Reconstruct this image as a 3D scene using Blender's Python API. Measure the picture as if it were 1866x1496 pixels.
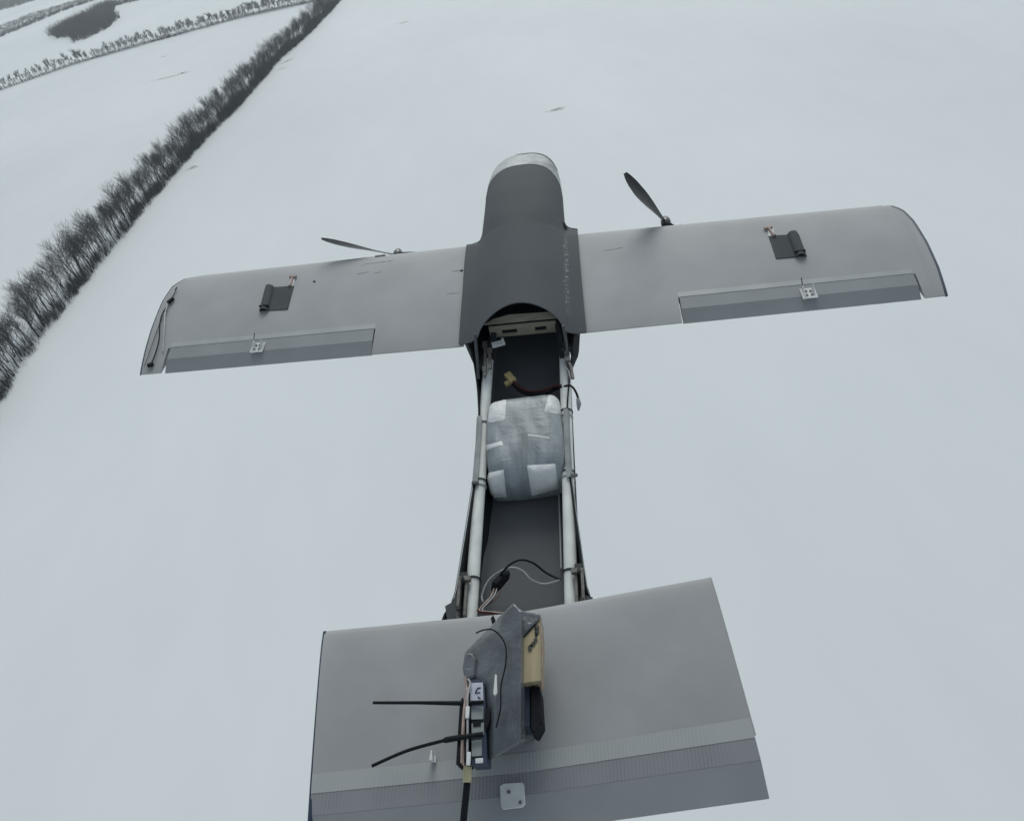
import bpy, bmesh, math, random
from mathutils import Vector, Matrix
random.seed(7)
R = math.radians
for o in list(bpy.data.objects): bpy.data.objects.remove(o)
S = bpy.context.scene
col = S.collection

# ------------------------------------------------------------ camera
ALT = 72.0
CW = Matrix(((0.97072832, 0.2401802, 0.0), (-0.15076294, 0.60933357, -0.77844919), (-0.18696808, 0.75566267, 0.62770762)))  # rows: world axes in camera axes
cam_d = bpy.data.cameras.new('camera'); cam = bpy.data.objects.new('camera', cam_d); col.objects.link(cam)
S.camera = cam
cam.matrix_world = Matrix.Translation((0, 0, ALT)) @ CW.to_4x4()
cam_d.sensor_fit = 'HORIZONTAL'; cam_d.sensor_width = 36.0
cam_d.lens = 36.0 * 1264.0 / 1866.0
cam_d.clip_start = 0.05; cam_d.clip_end = 20000.0

# ------------------------------------------------------------ light
SUN_EL, SUN_AZ = 42.0, 14.0        # azimuth clockwise from +Y (ahead of the aircraft)
w = bpy.data.worlds.new('World'); S.world = w; w.use_nodes = True
nt = w.node_tree; nt.nodes.clear()
sky = nt.nodes.new('ShaderNodeTexSky'); sky.sky_type = 'NISHITA'; sky.sun_disc = False
sky.sun_elevation = R(SUN_EL); sky.sun_rotation = R(SUN_AZ); sky.air_density = 1.0; sky.dust_density = 2.0; sky.ozone_density = 1.0
hs = nt.nodes.new('ShaderNodeHueSaturation'); hs.inputs['Saturation'].default_value = 0.45
bg = nt.nodes.new('ShaderNodeBackground'); bg.inputs['Strength'].default_value = 0.12
out = nt.nodes.new('ShaderNodeOutputWorld')
tn = nt.nodes.new('ShaderNodeMix'); tn.data_type = 'RGBA'; tn.blend_type = 'MULTIPLY'; tn.inputs[0].default_value = 1.0; tn.inputs[7].default_value = (0.945, 1.005, 0.97, 1)   # cold grey overcast
nt.links.new(sky.outputs[0], hs.inputs['Color']); nt.links.new(hs.outputs[0], tn.inputs[6]); nt.links.new(tn.outputs[2], bg.inputs[0]); nt.links.new(bg.outputs[0], out.inputs[0])
sl = bpy.data.lights.new('sun', 'SUN'); sl.energy = 1.0; sl.angle = R(30); sl.color = (0.96, 1.0, 0.98)
so = bpy.data.objects.new('sun', sl); col.objects.link(so)
sd = Vector((math.sin(R(SUN_AZ))*math.cos(R(SUN_EL)), math.cos(R(SUN_AZ))*math.cos(R(SUN_EL)), math.sin(R(SUN_EL))))
so.rotation_euler = sd.to_track_quat('Z', 'Y').to_euler(); so.location = (0, 0, 200)
S.view_settings.view_transform = 'Standard'; S.view_settings.look = 'None'
S.view_settings.exposure = 0.14; S.view_settings.gamma = 1.0
S.render.engine = 'CYCLES'
S.cycles.volume_bounces = 1; S.cycles.max_bounces = 8; S.cycles.volume_step_rate = 4

# ------------------------------------------------------------ materials
def mat(name, c, rough=0.6, spec=0.4, var=0.0, vs=6.0, bump=0.0, bs=40.0, streak=None, metal=0.0, c2=None, lo=0.35, hi=0.65, stretch=(1, 1, 1)):
    m = bpy.data.materials.new(name); m.use_nodes = True
    t = m.node_tree; b = t.nodes['Principled BSDF']
    b.inputs['Roughness'].default_value = rough; b.inputs['Metallic'].default_value = metal
    b.inputs['Specular IOR Level'].default_value = spec
    b.inputs['Base Color'].default_value = (*c, 1)
    tc = t.nodes.new('ShaderNodeTexCoord')
    if var or c2:
        mp = t.nodes.new('ShaderNodeMapping'); mp.inputs['Scale'].default_value = stretch
        n = t.nodes.new('ShaderNodeTexNoise'); n.inputs['Scale'].default_value = vs; n.inputs['Detail'].default_value = 6
        r = t.nodes.new('ShaderNodeValToRGB')
        r.color_ramp.elements[0].position = lo; r.color_ramp.elements[1].position = hi
        a = c if c2 else tuple(x*(1-var) for x in c); z = c2 if c2 else tuple(min(1, x*(1+var)) for x in c)
        r.color_ramp.elements[0].color = (*a, 1); r.color_ramp.elements[1].color = (*z, 1)
        t.links.new(tc.outputs['Object'], mp.inputs[0]); t.links.new(mp.outputs[0], n.inputs['Vector'])
        t.links.new(n.outputs['Fac'], r.inputs[0]); t.links.new(r.outputs[0], b.inputs['Base Color'])
    if bump:
        n2 = t.nodes.new('ShaderNodeTexNoise'); n2.inputs['Scale'].default_value = bs; n2.inputs['Detail'].default_value = 4
        bp = t.nodes.new('ShaderNodeBump'); bp.inputs['Strength'].default_value = bump; bp.inputs['Distance'].default_value = 0.01
        t.links.new(tc.outputs['Object'], n2.inputs['Vector']); t.links.new(n2.outputs['Fac'], bp.inputs['Height']); t.links.new(bp.outputs[0], b.inputs['Normal'])
    return m
M = {}
M['wing'] = mat('wing_foam', (0.365, 0.368, 0.37), 0.62, 0.3, 0.06, 7, 0.02, 60)
M['flap_shaded'] = mat('flap_foam_shaded', (0.30, 0.31, 0.318), 0.6, 0.3, 0.05, 8, 0.02, 60)  # wing grey taken darker: shade of the downward tilt put into the colour
M['tape'] = mat('hinge_tape', (0.39, 0.405, 0.40), 0.4, 0.5, 0.06, 14)
M['shell'] = mat('shell_grey', (0.088, 0.094, 0.102), 0.75, 0.2, 0.05, 7, 0.04, 120)
M['tail'] = mat('tail_foam', (0.32, 0.322, 0.328), 0.62, 0.3, 0.06, 8, 0.02, 60)
M['black'] = mat('black_plastic', (0.010, 0.011, 0.014), 0.7, 0.15, 0.2, 30)
M['carbon'] = mat('black_carbon', (0.02, 0.021, 0.024), 0.35, 0.5)
M['blade'] = mat('propeller_grey', (0.045, 0.047, 0.05), 0.35, 0.5)
M['inner'] = mat('hull_inside_shaded', (0.018, 0.02, 0.024), 0.8, 0.2, 0.2, 20)  # near black: shadow inside the hull is painted into the wall colour
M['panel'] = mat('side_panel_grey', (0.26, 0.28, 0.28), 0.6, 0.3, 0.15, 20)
M['floor'] = mat('tray_grey', (0.125, 0.13, 0.137), 0.7, 0.2, 0.06, 9)
M['tube'] = mat('tube_foam', (0.70, 0.71, 0.68), 0.6, 0.3, 0.08, 25, 0.08, 60)
M['ply'] = mat('plywood', (0.40, 0.335, 0.215), 0.7, 0.2, 0.10, 12, stretch=(8, 1, 1))
M['plyshaded'] = mat('plywood_shaded', (0.24, 0.22, 0.175), 0.8, 0.15, 0.15, 18, stretch=(1, 8, 1))  # bulkhead wood, with the shade under the arch mixed into its colour
M['white'] = mat('white_plastic', (0.62, 0.63, 0.62), 0.45, 0.4, 0.08, 40)
M['label'] = mat('label_white', (0.52, 0.53, 0.62), 0.5, 0.3, 0.05, 60)
M['blue'] = mat('navy_plastic', (0.03, 0.045, 0.075), 0.45, 0.4, 0.15, 30)
M['metal'] = mat('dull_metal', (0.15, 0.14, 0.13), 0.5, 0.4, 0.35, 60, metal=0.2)
M['panelgrey'] = mat('nose_grey', (0.16, 0.17, 0.18), 0.6, 0.3, 0.12, 30)
M['hatch'] = mat('hatch_grey', (0.08, 0.088, 0.09), 0.8, 0.15, 0.06, 20)
M['copper'] = mat('pinkish_metal', (0.36, 0.27, 0.24), 0.5, 0.4, 0.2, 80)
M['red'] = mat('dark_red_wire', (0.055, 0.012, 0.012), 0.5, 0.4)
M['greywire'] = mat('grey_wire', (0.36, 0.36, 0.37), 0.5, 0.4)
M['yellow'] = mat('yellow_plug', (0.46, 0.37, 0.17), 0.45, 0.4, 0.15, 60)
M['cream'] = mat('cream_sleeve', (0.55, 0.50, 0.30), 0.5, 0.3, 0.1, 60)
M['wrap'] = mat('package_wrap', (0.21, 0.235, 0.25), 0.42, 0.5, c2=(0.30, 0.33, 0.345), vs=16, lo=0.40, hi=0.62, stretch=(2.6, 0.9, 1))
def wrinkles(m):
    t = m.node_tree; b = t.nodes['Principled BSDF']; g = t.nodes.new('ShaderNodeTexCoord'); prev = None
    for sc, st, scale in (((4, .6, 1), .35, 22), ((.6, 4, 1), .3, 18), ((1, 1, 1), .3, 60)):
        mp = t.nodes.new('ShaderNodeMapping'); mp.inputs['Scale'].default_value = sc; mp.inputs['Rotation'].default_value = (0, 0, .08)
        n = t.nodes.new('ShaderNodeTexNoise'); n.inputs['Scale'].default_value = scale; n.inputs['Detail'].default_value = 5; n.inputs['Distortion'].default_value = .6
        n.noise_type = 'RIDGED_MULTIFRACTAL' if scale != 45 else 'FBM'
        bp = t.nodes.new('ShaderNodeBump'); bp.inputs['Strength'].default_value = st; bp.inputs['Distance'].default_value = .0022
        t.links.new(g.outputs['Object'], mp.inputs[0]); t.links.new(mp.outputs[0], n.inputs['Vector']); t.links.new(n.outputs['Fac'], bp.inputs['Height'])
        if prev: t.links.new(prev, bp.inputs['Normal'])
        prev = bp.outputs[0]
    t.links.new(prev, b.inputs['Normal'])
wrinkles(M['wrap'])
M['patch'] = mat('white_tape', (0.68, 0.69, 0.68), 0.45, 0.4, 0.05, 16, 0.5, 34)
M['film'] = mat('taped_film', (0.13, 0.145, 0.16), 0.22, 0.7, bump=0.35, bs=38, c2=(0.085, 0.092, 0.102), vs=16, lo=0.35, hi=0.6)
M['bark'] = mat('tree_bark', (0.028, 0.029, 0.030), 0.9, 0.1, 0.3, 0.6)
M['twig'] = mat('tree_twigs', (0.026, 0.028, 0.031), 0.9, 0.1, 0.25, 0.4)
M['scrub'] = mat('scrub_stems', (0.024, 0.026, 0.027), 0.9, 0.1, c2=(0.045, 0.043, 0.038), vs=0.15)
M['wood'] = mat('far_twigs', (0.024, 0.026, 0.029), 0.9, 0.1, 0.5, 0.03)
M['reed'] = mat('dry_reeds', (0.11, 0.10, 0.09), 0.9, 0.1, 0.3, 0.02)
M['grass'] = mat('dry_grass', (0.30, 0.29, 0.265), 0.9, 0.1, 0.2, 0.5)

# frosted clear tape over the nose, whitish with darker torn places
M['frost'] = mat('frosted_tape', (0.15, 0.16, 0.17), 0.5, 0.4, bump=0.4, bs=40, c2=(0.40, 0.42, 0.43), vs=16, lo=0.34, hi=0.60)

# shell with a scuffed line along the starboard crease
def scuffed(m):
    t = m.node_tree; b = t.nodes['Principled BSDF']; src = b.inputs['Base Color'].links[0].from_socket
    g = t.nodes.new('ShaderNodeTexCoord'); s = t.nodes.new('ShaderNodeSeparateXYZ'); t.links.new(g.outputs['Object'], s.inputs[0])
    wob = t.nodes.new('ShaderNodeTexNoise'); wob.inputs['Scale'].default_value = 18; t.links.new(g.outputs['Object'], wob.inputs['Vector'])
    wm = t.nodes.new('ShaderNodeMath'); wm.operation = 'MULTIPLY_ADD'; wm.inputs[1].default_value = 0.022; wm.inputs[2].default_value = -0.011 - 0.1285
    t.links.new(wob.outputs['Fac'], wm.inputs[0])
    a = t.nodes.new('ShaderNodeMath'); a.operation = 'ADD'; t.links.new(s.outputs['X'], a.inputs[0]); t.links.new(wm.outputs[0], a.inputs[1])
    ab = t.nodes.new('ShaderNodeMath'); ab.operation = 'ABSOLUTE'; t.links.new(a.outputs[0], ab.inputs[0])
    lt = t.nodes.new('ShaderNodeMapRange'); lt.inputs['From Min'].default_value = 0.0085; lt.inputs['From Max'].default_value = 0.001; t.links.new(ab.outputs[0], lt.inputs['Value'])
    yl = t.nodes.new('ShaderNodeMapRange'); yl.inputs['From Min'].default_value = 0.22; yl.inputs['From Max'].default_value = 0.17; t.links.new(s.outputs['Y'], yl.inputs['Value'])
    y2 = t.nodes.new('ShaderNodeMapRange'); y2.inputs['From Min'].default_value = -0.13; y2.inputs['From Max'].default_value = -0.10; t.links.new(s.outputs['Y'], y2.inputs['Value'])
    n = t.nodes.new('ShaderNodeTexNoise'); n.inputs['Scale'].default_value = 210; n.inputs['Detail'].default_value = 3; t.links.new(g.outputs['Object'], n.inputs['Vector'])
    nr = t.nodes.new('ShaderNodeMapRange'); nr.inputs['From Min'].default_value = 0.52; nr.inputs['From Max'].default_value = 0.72; t.links.new(n.outputs['Fac'], nr.inputs['Value'])
    k = nr.outputs[0]
    for o in (lt, yl, y2):
        mu = t.nodes.new('ShaderNodeMath'); mu.operation = 'MULTIPLY'; t.links.new(k, mu.inputs[0]); t.links.new(o.outputs[0], mu.inputs[1]); k = mu.outputs[0]
    mx = t.nodes.new('ShaderNodeMix'); mx.data_type = 'RGBA'; mx.inputs[7].default_value = (0.42, 0.43, 0.43, 1)
    t.links.new(k, mx.inputs[0]); t.links.new(src, mx.inputs[6]); t.links.new(mx.outputs[2], b.inputs['Base Color'])
M['shellscuff'] = mat('shell_scuffed', (0.088, 0.094, 0.102), 0.75, 0.2, 0.05, 7, 0.04, 120); scuffed(M['shellscuff'])

# ribbed tape / elevator skin
def ribbed(name, c, dark, scale):
    m = mat(name, c, 0.5, 0.4); t = m.node_tree; b = t.nodes['Principled BSDF']
    g = t.nodes.new('ShaderNodeTexCoord'); wv = t.nodes.new('ShaderNodeTexWave'); wv.bands_direction = 'X'; wv.inputs['Scale'].default_value = scale
    wv.inputs['Distortion'].default_value = 0.6; wv.inputs['Detail'].default_value = 1
    t.links.new(g.outputs['Object'], wv.inputs['Vector'])
    nz = t.nodes.new('ShaderNodeTexNoise'); nz.inputs['Scale'].default_value = 9; t.links.new(g.outputs['Object'], nz.inputs['Vector'])
    nr = t.nodes.new('ShaderNodeMapRange'); nr.inputs['From Min'].default_value = 0.35; nr.inputs['From Max'].default_value = 0.6; t.links.new(nz.outputs['Fac'], nr.inputs['Value'])
    mu = t.nodes.new('ShaderNodeMath'); mu.operation = 'MULTIPLY'; t.links.new(wv.outputs['Fac'], mu.inputs[0]); t.links.new(nr.outputs[0], mu.inputs[1])
    mx = t.nodes.new('ShaderNodeMix'); mx.data_type = 'RGBA'; mx.inputs[6].default_value = (*c, 1); mx.inputs[7].default_value = (*dark, 1)
    t.links.new(mu.outputs[0], mx.inputs[0]); t.links.new(mx.outputs[2], b.inputs['Base Color'])
    bp = t.nodes.new('ShaderNodeBump'); bp.inputs['Strength'].default_value = 0.25; bp.inputs['Distance'].default_value = 0.001
    t.links.new(mu.outputs[0], bp.inputs['Height']); t.links.new(bp.outputs[0], b.inputs['Normal'])
    return m
M['ribs'] = ribbed('ribbed_skin', (0.255, 0.262, 0.272), (0.20, 0.206, 0.218), 55)
M['ribtape'] = ribbed('ribbed_tape', (0.365, 0.375, 0.372), (0.335, 0.345, 0.345), 55)

# snow: smooth, with broad random tone differences and soft drifts
def snow():
    m = bpy.data.materials.new('snow'); m.use_nodes = True; t = m.node_tree; b = t.nodes['Principled BSDF']
    b.inputs['Roughness'].default_value = 0.75; b.inputs['Specular IOR Level'].default_value = 0.25
    g = t.nodes.new('ShaderNodeTexCoord')
    def noise(s, d, sc=(1, 1, 1)):
        mp = t.nodes.new('ShaderNodeMapping'); mp.inputs['Scale'].default_value = sc; mp.inputs['Rotation'].default_value = (0, 0, 0.3)
        n = t.nodes.new('ShaderNodeTexNoise'); n.inputs['Scale'].default_value = s; n.inputs['Detail'].default_value = d
        t.links.new(g.outputs['Object'], mp.inputs[0]); t.links.new(mp.outputs[0], n.inputs['Vector']); return n.outputs['Fac']
    a = noise(0.011, 5, (1, 0.5, 1)); c = noise(0.12, 6, (1, 0.35, 1))
    ad = t.nodes.new('ShaderNodeMath'); ad.operation = 'MULTIPLY_ADD'; ad.inputs[1].default_value = 0.25
    t.links.new(c, ad.inputs[0]); t.links.new(a, ad.inputs[2])
    r = t.nodes.new('ShaderNodeValToRGB'); r.color_ramp.elements[0].position = 0.40; r.color_ramp.elements[1].position = 0.85
    r.color_ramp.elements[0].color = (0.66, 0.68, 0.695, 1); r.color_ramp.elements[1].color = (0.75, 0.765, 0.775, 1)
    t.links.new(ad.outputs[0], r.inputs[0]); t.links.new(r.outputs[0], b.inputs['Base Color'])
    bp = t.nodes.new('ShaderNodeBump'); bp.inputs['Strength'].default_value = 0.25; bp.inputs['Distance'].default_value = 0.6
    t.links.new(a, bp.inputs['Height']); b2 = t.nodes.new('ShaderNodeBump'); b2.inputs['Strength'].default_value = 0.15; b2.inputs['Distance'].default_value = 0.15
    t.links.new(c, b2.inputs['Height']); t.links.new(bp.outputs[0], b2.inputs['Normal']); t.links.new(b2.outputs[0], b.inputs['Normal'])
    return m
M['snow'] = snow()

# ------------------------------------------------------------ helpers
def tag(o, label=None, cat=None, group=None, kind=None):
    if label: o['label'] = label
    if cat: o['category'] = cat
    if group: o['group'] = group
    if kind: o['kind'] = kind
    return o
def mesh_obj(name, vs, fs, m, parent=None, smooth=True, angle=35, mats=None, fm=None):
    me = bpy.data.meshes.new(name); me.from_pydata([tuple(v) for v in vs], [], [tuple(f) for f in fs]); me.validate()
    bm = bmesh.new(); bm.from_mesh(me); bmesh.ops.remove_doubles(bm, verts=bm.verts, dist=1e-6)
    bmesh.ops.recalc_face_normals(bm, faces=bm.faces)
    if smooth:
        for f in bm.faces: f.smooth = True
        for e in bm.edges:
            if len(e.link_faces) == 2 and e.calc_face_angle(0) > R(angle): e.smooth = False
    bm.to_mesh(me); bm.free()
    me.materials.append(m)
    o = bpy.data.objects.new(name, me); col.objects.link(o); o.parent = parent
    return o
def empty(name, loc=(0, 0, 0), parent=None):
    o = bpy.data.objects.new(name, None); o.location = loc; col.objects.link(o); o.parent = parent; o.empty_display_size = 0.1
    return o
class MB:
    def __init__(s): s.v = []; s.f = []
    def add(s, vs, fs):
        k = len(s.v); s.v += [tuple(v) for v in vs]; s.f += [tuple(i+k for i in f) for f in fs]
    def prism(s, top, depth, down=(0, 0, -1), taper=1.0):
        top = [Vector(p) for p in top]; n = len(top); d = Vector(down)*depth
        c = sum(top, Vector())/n
        bot = [c+(p-c)*taper+d for p in top]
        s.add(top+bot, [list(range(n)), list(range(2*n-1, n-1, -1))]+[[i, n+i, n+(i+1) % n, (i+1) % n] for i in range(n)])
    def box(s, c, size, rz=0, ry=0, rx=0):
        m = Matrix.Rotation(rz, 3, 'Z') @ Matrix.Rotation(ry, 3, 'Y') @ Matrix.Rotation(rx, 3, 'X')
        h = [x/2 for x in size]; c = Vector(c)
        t = [c+m @ Vector((sx*h[0], sy*h[1], h[2])) for sx, sy in ((-1, -1), (1, -1), (1, 1), (-1, 1))]
        s.prism(t, size[2], m @ Vector((0, 0, -1)))
    def tube(s, pts, r, n=8, cap=True, flat=1.0):
        pts = [Vector(p) for p in pts]; rs = r if isinstance(r, (list, tuple)) else [r]*len(pts)
        rings = []; up = None
        for i, p in enumerate(pts):
            d = (pts[min(i+1, len(pts)-1)]-pts[max(i-1, 0)]).normalized()
            if up is None:
                up = Vector((0, 0, 1)) if abs(d.z) < .9 else Vector((1, 0, 0))
            a = d.cross(up).normalized(); b = a.cross(d).normalized(); up = b
            rings.append([p+a*rs[i]*math.cos(2*math.pi*k/n)+b*rs[i]*flat*math.sin(2*math.pi*k/n) for k in range(n)])
        k0 = len(s.v)
        for rg in rings: s.v += [tuple(q) for q in rg]
        for i in range(len(rings)-1):
            for k in range(n): s.f.append((k0+i*n+k, k0+i*n+(k+1) % n, k0+(i+1)*n+(k+1) % n, k0+(i+1)*n+k))
        if cap:
            s.f.append(tuple(k0+k for k in range(n))); s.f.append(tuple(k0+(len(rings)-1)*n+k for k in range(n-1, -1, -1)))
    def build(s, name, m, parent=None, smooth=True, angle=35, bevel=0):
        o = mesh_obj(name, s.v, s.f, m, parent, smooth, angle)
        if bevel:
            bm = bmesh.new(); bm.from_mesh(o.data)
            es = [e for e in bm.edges if len(e.link_faces) == 2 and e.calc_face_angle(0) > R(30)]
            bmesh.ops.bevel(bm, geom=es, offset=bevel, segments=2, affect='EDGES', profile=0.5, clamp_overlap=True)
            for f in bm.faces: f.smooth = True
            bm.to_mesh(o.data); bm.free()
        return o
def spline(pts, n=8):
    pts = [Vector(p) for p in pts]; out = []
    for i in range(len(pts)-1):
        p0 = pts[max(i-1, 0)]; p1 = pts[i]; p2 = pts[i+1]; p3 = pts[min(i+2, len(pts)-1)]
        for k in range(n):
            t = k/n; out.append(0.5*((2*p1)+(p2-p0)*t+(2*p0-5*p1+4*p2-p3)*t*t+(3*p1-p0-3*p2+p3)*t**3))
    out.append(pts[-1]); return out
def interp(tb, x):
    if x <= tb[0][0]: return tb[0][1]
    for (a, b), (c, d) in zip(tb, tb[1:]):
        if x <= c: return b+(d-b)*(x-a)/(c-a)
    return tb[-1][1]
def sheet(grid, thick, name, m, parent, angle=35, closed=True, down=Vector((0, 0, -1))):
    """grid: rows of points; gives it a real thickness"""
    nr = len(grid); nc = len(grid[0]); top = [Vector(p) for r in grid for p in r]; bot = [p+down*thick for p in top]; N = nr*nc
    fs = []
    for i in range(nr-1):
        for j in range(nc-1):
            a = i*nc+j; fs.append((a, a+1, a+nc+1, a+nc)); fs.append((N+a, N+a+nc, N+a+nc+1, N+a+1))
    ed = [(j, j+1) for j in range(nc-1)]+[((nr-1)*nc+j, (nr-1)*nc+j+1) for j in range(nc-1)]+[(i*nc, (i+1)*nc) for i in range(nr-1)]+[(i*nc+nc-1, (i+1)*nc+nc-1) for i in range(nr-1)]
    for a, b in ed: fs.append((a, b, N+b, N+a))
    return mesh_obj(name, top+bot, fs, m, parent, True, angle)

# ------------------------------------------------------------ ground
def plane_sheet(name, x0, x1, y0, y1, z, n, m):
    vs = []; fs = []
    for i in range(n+1):
        for j in range(n+1): vs.append((x0+(x1-x0)*i/n, y0+(y1-y0)*j/n, z))
    for i in range(n):
        for j in range(n):
            a = i*(n+1)+j; fs.append((a, a+1, a+n+2, a+n+1))
    return mesh_obj(name, vs, fs, m)
g = plane_sheet('snow_ground', -5000, 5000, -1500, 7000, 0, 20, M['snow']); tag(g, kind='structure')

# ------------------------------------------------------------ the aircraft (body axes: x starboard, y ahead, z up; origin between the wings)
BODY = Matrix(((0.9793408, 0.2016849, 0.0146555), (-0.1962971, 0.9655798, -0.1706547), (-0.0485695, 0.1642523, 0.9852219)))
ORG = Vector((0.0999001, 1.6657140, ALT-0.9611581))
CB = Vector((0.18245571, -1.47065577, 1.22975188))
BC = Matrix(((0.98934915, 0.07890567, 0.12231992), (0.01949762, 0.76092025, -0.64855239), (-0.14425016, 0.64402971, 0.75127733)))
def at(px, py, z):
    """point of the aircraft, at body height z, read off the photograph"""
    d = BC @ Vector(((px-933)/1264, (748-py)/1264, -1)); return CB+d*((z-CB.z)/d.z)
def aty(px, py, y):
    d = BC @ Vector(((px-933)/1264, (748-py)/1264, -1)); return CB+d*((y-CB.y)/d.y)
drone = empty('fixed_wing_drone'); drone.matrix_world = Matrix.Translation(ORG) @ BODY.to_4x4()
tag(drone, 'grey twin-propeller unmanned aircraft flying over the snow with open rear hull and square tail', 'drone aircraft')

def foil(t):   # upper, lower
    u = 0.021*(2.6*math.sqrt(max(t, 0))*(1-t))**0.8 if t < 1 else 0
    return u, -0.62*u
LEt = {-1: (0.249, 0.249), 1: (0.248, 0.226)}
TEt = {-1: (-0.175, -0.169), 1: (-0.166, -0.153)}
TIP = {1: [(0, 1.008), (.05, 1.030), (.12, 1.043), (.26, 1.051), (.5, 1.052), (.75, 1.047), (1, 1.036)],
       -1: [(0, 1.045), (.04, 1.066), (.12, 1.090), (.3, 1.096), (.6, 1.086), (.8, 1.075), (1, 1.061)]}
AIL = {1: (0.410, 0.988), -1: (0.397, 1.012)}
HINGE = 0.80
def wpt(s, u, t):    # u: span coordinate in metres (tip curve applied near the tip), t: chord fraction
    f = (u-0.15)/(1.05-0.15)
    x = u
    tipx = interp(TIP[s], t)
    if u > 0.99: x = 0.99+(u-0.99)/(1.05-0.99)*(tipx-0.99)
    le = LEt[s][0]+(LEt[s][1]-LEt[s][0])*f; te = TEt[s][0]+(TEt[s][1]-TEt[s][0])*f
    return s*x, le+(te-le)*t
def make_wing(s):
    a, b = AIL[s]
    us = [0.15+(a-0.15)*i/6 for i in range(7)]+[a+(min(b, .99)-a)*i/10 for i in range(1, 11)]
    us += [1.0, 1.01, 1.02, 1.03, 1.04, 1.05] if b < .99 else [1.012, 1.02, 1.03, 1.04, 1.05]
    if s < 0: us = [0.15+(a-0.15)*i/6 for i in range(7)]+[a+(.99-a)*i/10 for i in range(1, 11)]+[1.0, 1.01, 1.02, 1.03, 1.04, 1.05]
    ub = 16 if s > 0 else 17
    ts = [1-math.cos(k/14*math.pi/2) for k in range(0, 15)]
    ts = [t*HINGE for t in [(k/14)**1.7 for k in range(15)]]+[HINGE+(1-HINGE)*k/4 for k in range(1, 5)]
    jh = 14; nt_ = len(ts)
    V = []; F = []
    for u in us:
        for t in ts:
            x, y = wpt(s, u, t); up_, lo_ = foil(t); k = 1.0 if u < 1.03 else 0.75
            V.append((x, y, up_*k)); 
        for t in ts:
            x, y = wpt(s, u, t); up_, lo_ = foil(t); k = 1.0 if u < 1.03 else 0.75
            V.append((x, y, lo_*k-(0.0035 if t > 0.02 else 0)))
    W = 2*nt_
    def have(i, j): return 0 <= i < len(us)-1 and 0 <= j < nt_-1 and not (6 <= i < ub and j >= jh)
    for i in range(len(us)-1):
        for j in range(nt_-1):
            if not have(i, j): continue
            A = i*W+j; B = A+1; C = A+W+1; D = A+W
            F.append((A, B, C, D)); F.append((A+nt_, D+nt_, C+nt_, B+nt_))
            if not have(i-1, j): F.append((A, A+nt_, B+nt_, B))
            if not have(i+1, j): F.append((D, C, C+nt_, D+nt_))
            if not have(i, j-1) and j > 0: F.append((A, D, D+nt_, A+nt_))
            if not have(i, j+1): F.append((B, B+nt_, C+nt_, C))
            if j == 0: F.append((A, D, D+nt_, A+nt_))
    wing = mesh_obj('wing', V, F, M['wing'], drone, angle=40)
    # aileron: front band and a drooped rear bevel
    x0 = a+0.004; x1 = us[ub]-0.004
    zh = foil(HINGE)[0]
    def row(t, z, n=24):
        r = []
        for k in range(n+1):
            u = x0+(x1-x0)*k/n; p = wpt(s, min(u, 0.99), t); r.append((s*u, p[1], z))
        return r
    top = [row(HINGE+0.0015, zh+0.0002), row(HINGE+0.02, zh-0.0008), row(0.895, zh-0.0045), row(0.902, zh-0.006), row(0.985, zh-0.0205)]
    bot = [row(0.985, zh-0.023), row(0.9, zh-0.024), row(HINGE+0.0015, zh-0.016)]
    loop = top+bot; n = len(top[0]); V = [p for r in loop for p in r]; F = []
    L = len(loop)
    for i in range(L):
        for k in range(n-1):
            a1 = i*n+k; b1 = ((i+1) % L)*n+k; F.append((a1, a1+1, b1+1, b1))
    F.append([i*n for i in range(L)]); F.append([i*n+n-1 for i in range(L)][::-1])
    ail = mesh_obj('aileron', V, F, M['flap_shaded'], wing, angle=8)
    # strip of hinge tape on the wing along the aileron
    g = []
    for t in (0.755, 0.77, 0.785, HINGE-0.004):
        g.append([(s*(x0-.004+(x1-x0+.006)*k/20), wpt(s, x0+(min(x1, .99)-x0)*k/20, t)[1], foil(t)[0]+0.0008) for k in range(21)])
    sheet(g, 0.0006, 'hinge_tape', M['tape'], wing)
    # servo hatch: square plate with a half-round fairing on the outboard side
    q = {1: [(1455, 429), (1400, 433), (1414, 473), (1470, 468)], -1: [(484, 527), (537, 523), (525, 565), (473, 568)]}[s]
    P = [at(p[0], p[1], 0.018) for p in q]
    P = [Vector((p.x, p.y, foil((0.249-p.y)/0.42)[0]+0.0025)) for p in P]
    h = MB(); h.prism(P, 0.008); hatch = h.build('servo_hatch', M['hatch'], wing, bevel=0.0008)
    o1, i1, i2, o2 = P; e = (i1-o1).normalized(); 
    bl = MB(); n = 12; c0 = o1+e*0.016; c1 = o2+e*0.016-Vector((0, .004, 0)); rr = 0.0135
    for ri, ra in ((0, rr),):
        outer = [[c+Vector((0, 0, -0.001))+e*ra*math.cos(math.pi*k/n)+Vector((0, 0, 1))*ra*0.95*math.sin(math.pi*k/n) for k in range(n+1)] for c in (c0, c0*.5+c1*.5, c1)]
        inner = [[c+Vector((0, 0, -0.001))+e*(ra-.0025)*math.cos(math.pi*k/n)+Vector((0, 0, 1))*(ra-.0025)*0.95*math.sin(math.pi*k/n) for k in range(n+1)] for c in (c0, c0*.5+c1*.5, c1)]
    rows = outer+inner[::-1]; m_ = n+1; V = [p for r in rows for p in r]; F = []
    for i in range(6):
        for k in range(n):
            a1 = i*m_+k; b1 = ((i+1) % 6)*m_+k; F.append((a1, a1+1, b1+1, b1))
    for k in (0, n): F.append([i*m_+k for i in range(6)])
    mesh_obj('servo_fairing', V, F, M['hatch'], wing, angle=50)
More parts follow.
